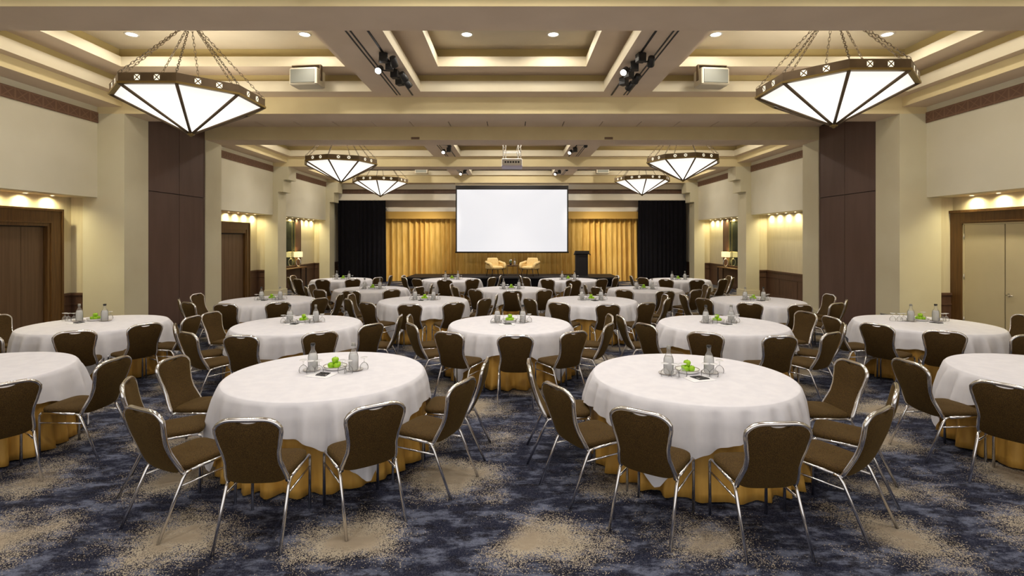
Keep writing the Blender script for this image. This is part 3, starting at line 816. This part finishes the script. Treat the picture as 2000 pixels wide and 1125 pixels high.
# ------------------------------------------------------------------ table cloths
RT, HT = .915, .755
def skirt_mesh(seed):
    r_ = random.Random(seed); m = MB(); N = 264; nf = r_.randint(25, 30)
    p = [r_.uniform(0, 6.28) for _ in range(5)]; loops = []
    for j in range(12):
        d = j / 11; z = (HT - .006) * (1 - d) + .016 * d; row = []
        for k in range(N):
            t = 2 * PI * k / N
            w_ = nf * t + 1.1 * math.sin(3 * t + p[0]) + .8 * math.sin(5 * t + p[1])
            a = .050 * (d ** 1.6) * (.75 + .4 * math.sin(4 * t + p[2]))
            r = RT + .002 + .03 * d + a * math.sin(w_) + .3 * a * math.sin(2 * w_ + p[3])
            row.append((r * math.cos(t), r * math.sin(t), z))
        loops.append(row)
    m.loft(loops, 0, False, True, True)
    m.v += []
    return m.mesh('gold_undercloth', M['gold'], fix=False)
def cloth_mesh(seed):
    """square cloth over the round top; corners at 0, 90, 180, 270 degrees in local space"""
    r_ = random.Random(seed); m = MB(); N = 288; half = 1.165
    p = [r_.uniform(0, 6.28) for _ in range(6)]; nf = r_.randint(22, 27); loops = []
    def L(t):
        a = (t + PI / 4) % (PI / 2) - PI / 4      # 0 at a corner
        q = half / max(.001, math.cos(PI / 4 - abs(a)))
        return min(q, 1.60)
    loops.append([(.001 * math.cos(2 * PI * k / N), .001 * math.sin(2 * PI * k / N), HT) for k in range(N)])
    for r in (.3, .6, .8, .89): loops.append([(r * math.cos(2 * PI * k / N), r * math.sin(2 * PI * k / N), HT) for k in range(N)])
    rd = .022
    for q in (.25, .5, .75):
        an = q * PI / 2; loops.append([((RT - .01 + rd * math.sin(an)) * math.cos(2 * PI * k / N), (RT - .01 + rd * math.sin(an)) * math.sin(2 * PI * k / N), HT - rd * (1 - math.cos(an))) for k in range(N)])
    J = 12
    for j in range(J + 1):
        row = []
        for k in range(N):
            t = 2 * PI * k / N; D = L(t) - RT - .02; d = D * j / J
            w_ = nf * t + 1.2 * math.sin(2 * t + p[0]) + .7 * math.sin(7 * t + p[1])
            a = min(.005 + .11 * d, .034) * (.62 + .38 * math.sin(3 * t + p[2])) * min(1, d / .03)
            sw = math.sin(w_ + .5 * math.sin(w_)); fold = a * (1 + sw + .3 * math.sin(2 * w_ + p[3]))
            cm = math.cos(4 * t)  # 1 at corners
            fold += .03 * d * math.sin(12 * t + p[4]) * max(0, cm)
            r = RT + .020 + .016 * min(1, d / .1) + .09 * d - .03 * d * d + max(-.006 * min(1, d / .1), fold)
            z = HT - rd - d * (1 - .02) + .012 * (d / .4) * math.sin(w_ + 1.0)
            row.append((r * math.cos(t), r * math.sin(t), max(z, .03)))
        loops.append(row)
    m.loft(loops, 0, False, False, True)
    return m.mesh('white_tablecloth', M['cloth'], fix=False)
skirts = [skirt_mesh(11 + i) for i in range(3)]
cloths = [cloth_mesh(31 + i) for i in range(4)]

# ------------------------------------------------------------------ tableware prototypes
def bottle_proto(black):
    rt = empty('water_bottle', label='x', cat='bottle')
    m = MB(); m.lathe([(.001, .002), (.042, .002), (.046, .008), (.047, .02), (.047, .125), (.045, .145), (.036, .17), (.024, .19), (.019, .205), (.018, .235), (.021, .238), (.021, .25), (.017, .252)], 20); m.build('glass_body', M['glass'], rt, fix=False)
    m = MB(); m.lathe([(.001, .006), (.043, .008), (.0445, .12), (.042, .142), (.034, .166), (.001, .1665)], 18); m.build('water', M['water'], rt)
    m = MB()
    if black: m.lathe([(.001, .268), (.02, .268), (.023, .264), (.023, .252), (.017, .250), (.016, .238)], 16)
    else: m.lathe([(.001, .27), (.017, .269), (.019, .262), (.019, .25), (.016, .238)], 16)
    m.build('stopper', M['cap'] if black else M['grille'], rt, fix=False)
    return rt
P_bk, P_bc = Proto(bottle_proto(True)), Proto(bottle_proto(False))
def saucer_proto():
    o = MB(); o.lathe([(.001, .003), (.045, .003), (.05, .006), (.082, .013), (.083, .010), (.05, .002), (.048, 0), (.001, 0)], 26)
    rt = tag(o.build('saucer', M['china']), 'x', 'saucer')
    m = MB(); m.lathe([(.0805, .0131), (.0825, .0142), (.0845, .012), (.083, .0098)], 26); m.build('rim', M['rimline'], rt, fix=False)
    return rt
P_sau = Proto(saucer_proto())
def glass_proto():
    rt = empty('wine_glass', label='x', cat='glass')
    m = MB(); m.lathe([(.036, 0), (.041, .018), (.041, .032), (.035, .053), (.02, .07), (.007, .078)], 20); m.build('bowl', M['glass'], rt, fix=False)
    m = MB(); m.lathe([(.007, .076), (.005, .088), (.005, .108), (.009, .116)], 10); m.build('stem', M['glass'], rt, fix=False)
    m = MB(); m.lathe([(.008, .115), (.03, .120), (.037, .1235), (.034, .126), (.001, .125)], 18); m.build('foot', M['glassfoot'], rt, fix=False)
    return rt
M['glassfoot'] = mat('glass_foot', (.9, .9, .9, 1), 0.1); M['glassfoot'].node_tree.nodes['Principled BSDF'].inputs['Alpha'].default_value = .6
P_gl = Proto(glass_proto())
def plate_proto():
    rt = empty('fruit_plate', label='x', cat='plate')
    m = MB(); m.lathe([(.001, .006), (.07, .006), (.095, .012), (.112, .034), (.115, .034), (.10, .008), (.075, .0), (.001, .0)], 30); m.build('dish', M['china'], rt, fix=False)
    m = MB(); m.lathe([(.1105, .0335), (.1125, .0365), (.1155, .0365), (.1165, .033)], 30); m.build('rim', M['rimline'], rt, fix=False)
    return rt
P_pl = Proto(plate_proto())
def apple_proto():
    m = MB(); m.lathe([(.001, .006), (.012, .002), (.022, .004), (.031, .018), (.035, .034), (.033, .048), (.024, .059), (.013, .061), (.005, .056), (.001, .052)], 18)
    rt = tag(m.build('apple', M['apple'], fix=False), 'x', 'apple')
    m = MB(); m.tube([(0, 0, .052), (.002, .001, .07)], .0018, 5); m.build('stalk', M['stalk'], rt)
    return rt
P_ap = Proto(apple_proto())
def pad_proto():
    m = MB(); m.box(-.12, .12, -.085, .085, 0, .006, 0, .001)
    return tag(m.build('notepad', M['paper']), 'x', 'notepad')
P_pad = Proto(pad_proto())
def pen_proto():
    rt = empty('pen', label='x', cat='pen')
    m = MB(); m.tube([(0, -.065, .005), (0, .045, .005), (0, .06, .005)], [.0045, .0045, .002], 8); m.build('barrel', M['pen'], rt)
    m = MB(); m.box(-.0012, .0012, -.06, -.02, .0095, .0115); m.build('clip', M['chrome'], rt)
    return rt
P_pen = Proto(pen_proto())

# ------------------------------------------------------------------ lay the room out
tables = []
def T(row, name, x, y, corner, dx=0.0, dy=0.08): tables.append(dict(row=row, name=name, x=x, y=y, c=corner, dx=dx, dy=dy))
T('A', 'front-row left-edge table', -5.45, 5.0, 30)
T('A', 'front-row left-of-aisle table', -1.80, 5.0, 37, 0.03, .06)
T('A', 'front-row right-of-aisle table', 1.71, 4.90, -34, 0.0, .03)
T('A', 'front-row right-edge table', 5.36, 4.92, -30)
T('B', 'second-row left-end table', -6.38, 7.87, 28, -.26, .22)
T('B', 'second-row left-centre table', -3.27, 7.83, -20, .0, .15)
T('B', 'second-row middle table', 0.0 - .03, 7.86, 45, .0, .12)
T('B', 'second-row right-centre table', 3.21, 7.83, -12, .0, .12)
T('B', 'second-row right-end table', 6.34, 7.87, 2, .15, .2)
T('C', 'third-row left-end table', -5.16, 10.85, 10)
T('C', 'third-row left-centre table', -1.87, 10.82, -25)
T('C', 'third-row right-centre table', 1.69, 10.80, 27)
T('C', 'third-row right-end table', 5.15, 10.78, -20)
T('D', 'fourth-row left-end table', -3.63, 13.2, -12)
T('D', 'fourth-row middle table', -.02, 13.2, 45)
T('D', 'fourth-row right-end table', 3.42, 13.15, 20)
T('E', 'back-row left-end table', -5.42, 16.3, 40)
T('E', 'back-row left-centre table', -1.93, 16.3, -40)
T('E', 'back-row right-centre table', 1.80, 16.25, 42)
T('E', 'back-row right-end table', 5.3, 16.2, -35)
seats = {-90: 'left-end seat', -60: 'second seat from left-end', -30: 'third seat from left-end', 0: 'middle seat', 30: 'third seat from right-end', 60: 'second seat from right-end', 90: 'right-end seat'}
def px(x, y): return 1000 + 1000 * x / y
cr = random.Random(5)
tables[1]['adj'] = {0: 3, -30: 2}; tables[2]['adj'] = {0: -2}; tables[6]['adj'] = {0: 3}
tables[4]['adj'] = {90: -7, 60: -3}; tables[8]['adj'] = {-90: 7, -60: 3}; tables[5]['adj'] = {-90: -13}; tables[7]['adj'] = {90: 13}
for ti, t in enumerate(tables):
    x, y, nm = t['x'], t['y'], t['name']
    o = bpy.data.objects.new('tablecloth', skirts[ti % 3]); COL.objects.link(o); o.location = (x, y, 0); o.rotation_euler = (0, 0, cr.uniform(0, 6))
    tag(o, 'gold pleated floor-length undercloth of the ' + nm, 'tablecloth', 'gold undercloths')
    o = bpy.data.objects.new('table_overlay', cloths[ti % 4]); COL.objects.link(o); o.location = (x, y, 0)
    # local corner at angle 0 (+x); want it at phi from -y towards +x
    o.rotation_euler = (0, 0, math.radians(t['c'] - 90))
    tag(o, 'white square linen overlay cloth on the ' + nm, 'tablecloth', 'white overlay cloths')
    for a, sn in seats.items():
        ar = math.radians(a + t.get('adj', {}).get(a, 0) + cr.uniform(-1.5, 1.5)); rr = 1.30 - .092 * math.sin(ar) ** 2 + cr.uniform(-.015, .02)
        cx, cy = x + rr * math.sin(ar), y - rr * math.cos(ar)
        rz = ar + math.radians(cr.uniform(-5, 5))      # faces the table centre
        if not any(-25 < px(cx + dx_, cy + dy_) < 2025 for dx_ in (-.25, .25) for dy_ in (-.3, .3)): continue
        P_chair.put((cx, cy, 0), rz, 'brown patterned chair with chrome frame, %s of the %s' % (sn, nm), 'chairs around the %s' % nm)
    # tableware
    cx, cy = x + t['dx'], y + t['dy']; z = HT + .0005
    if not (-20 < px(cx - .3, cy) and px(cx + .3, cy) < 2020): continue
    tn_ = nm
    P_pl.put((cx, cy + .07, z), 0, 'white fruit plate with brown rim on the ' + tn_, 'fruit plates')
    for k in range(3):
        q = 2 * PI * k / 3 - PI / 2 + .3 + .5 * (ti % 3)
        P_ap.put((cx + .039 * math.cos(q), cy + .07 + .039 * math.sin(q), z + .005), q, 'green apple, %s in the bottom ring on the %s' % (['first', 'second', 'third'][k], tn_), 'green apples')
    P_ap.put((cx, cy + .07, z + .056), .4, 'green apple topping the pile on the ' + tn_, 'green apples')
    lb = ti % 2 == 1
    for s in (-1, 1):
        bx, by = cx + s * .20, cy + .02 + cr.uniform(-.02, .02)
        blk = (s < 0) == lb
        P_sau.put((bx + s * .01, by, z), 0, 'white saucer under the %s bottle, %s' % ('black-capped' if blk else 'clear-topped', tn_), 'bottle saucers')
        (P_bk if blk else P_bc).put((bx, by, z + .0035), cr.uniform(0, 6), 'clear water bottle with %s, %s' % ('black stopper' if blk else 'clear stopper', tn_), 'water bottles')
        offs = ((s * .10, -.10), (s * .175, -.115), (s * .26, -.08)) if s < 0 else ((s * .12, -.09), (s * .19, -.11), (s * .30, .03))
        if t['row'] in 'B' and abs(x) > 4: offs = tuple((q_[0] + s * (.20 if s < 0 else 0.02), q_[1] + .12) for q_ in offs) if s < 0 else ((.08, .17), (.14, .19), (.12, .10)) if x < 0 else ((.30, .0), (.37, .02), (.12, .16))
        for k, (ox, oy) in enumerate(offs):
            P_gl.put((cx + ox, cy + oy, z), 0, 'stemmed glass upside down, %s of the %s trio, %s' % (ordn[k], 'left-side' if s < 0 else 'right-side', tn_), 'upturned glasses')
    pr = {'A': -.12, 'B': -.15}.get(t['row'], -.14)
    pz = math.radians(-18 if x < -.5 else 16 if x > .5 else 4)
    if t['row'] in 'ABC':
        pxx, pyy = cx + (-.05 if x < 0 else .03), cy + pr - .06
        P_pad.put((pxx, pyy, z), pz, 'white notepad with pens on the ' + tn_, 'notepads')
        for k in range(7):
            off = (k - 3) * .0165
            P_pen.put((pxx + (off + .01) * math.cos(pz) - .02 * math.sin(pz), pyy + off * math.sin(pz) + .02 * math.cos(pz), z + .006), pz + math.radians(12), 'slim black pen, %s in the row on the notepad, %s' % (ordn[k], tn_), 'pens on notepads')
# bottle on the stage side table
P_bc.put((.12, 22.55, .9005), 0, 'clear water bottle beside the flowers on the stage side table', 'water bottles')

# ------------------------------------------------------------------ extra lamps: curtain wash from the far track spots, stage spot without a fitting
for (x, y) in [(t['x'], t['y']) for t in tables]:
    pass
for s in (-1, 1):
    for (tx, e_) in ((5.0, 1250), (3.9, 600)):
        d_ = Vector((s * tx, 24.5, 1.75)) - Vector((s * 2.0, 21.6, 4.8))
        spot((s * 2.0, 21.6, 4.8), e_, .72, 1.0, (1, .92, .74), .04, d_.to_track_quat('-Z', 'Y').to_euler())
spot((0, 21.4, 4.9), 120, 1.0, .9, (1, .9, .75), .05, (math.radians(20), 0, 0))

# world: warm fill light added through the end left open behind the camera
w = bpy.data.worlds.new('World'); S.world = w; w.use_nodes = True
w.node_tree.nodes['Background'].inputs[0].default_value = (1, .95, .9, 1)
w.node_tree.nodes['Background'].inputs[1].default_value = 0.82

# camera
cam = bpy.data.cameras.new('camera'); co = bpy.data.objects.new('camera', cam); COL.objects.link(co)
co.location = (0, 0, EYE); co.rotation_euler = (PI / 2, 0, 0)
cam.sensor_width = 36; cam.lens = 18.0; cam.shift_y = -96.5 / 2000; cam.clip_end = 100; cam.clip_start = .05
S.camera = co
S.view_settings.view_transform = 'Standard'
S.view_settings.look = 'None'
S.view_settings.exposure = 0.36
c = S.cycles
c.use_denoising = True
c.max_bounces = 7; c.diffuse_bounces = 4; c.glossy_bounces = 3; c.transmission_bounces = 4; c.transparent_max_bounces = 16
c.sample_clamp_indirect = 4.0; c.caustics_reflective = False; c.caustics_refractive = False
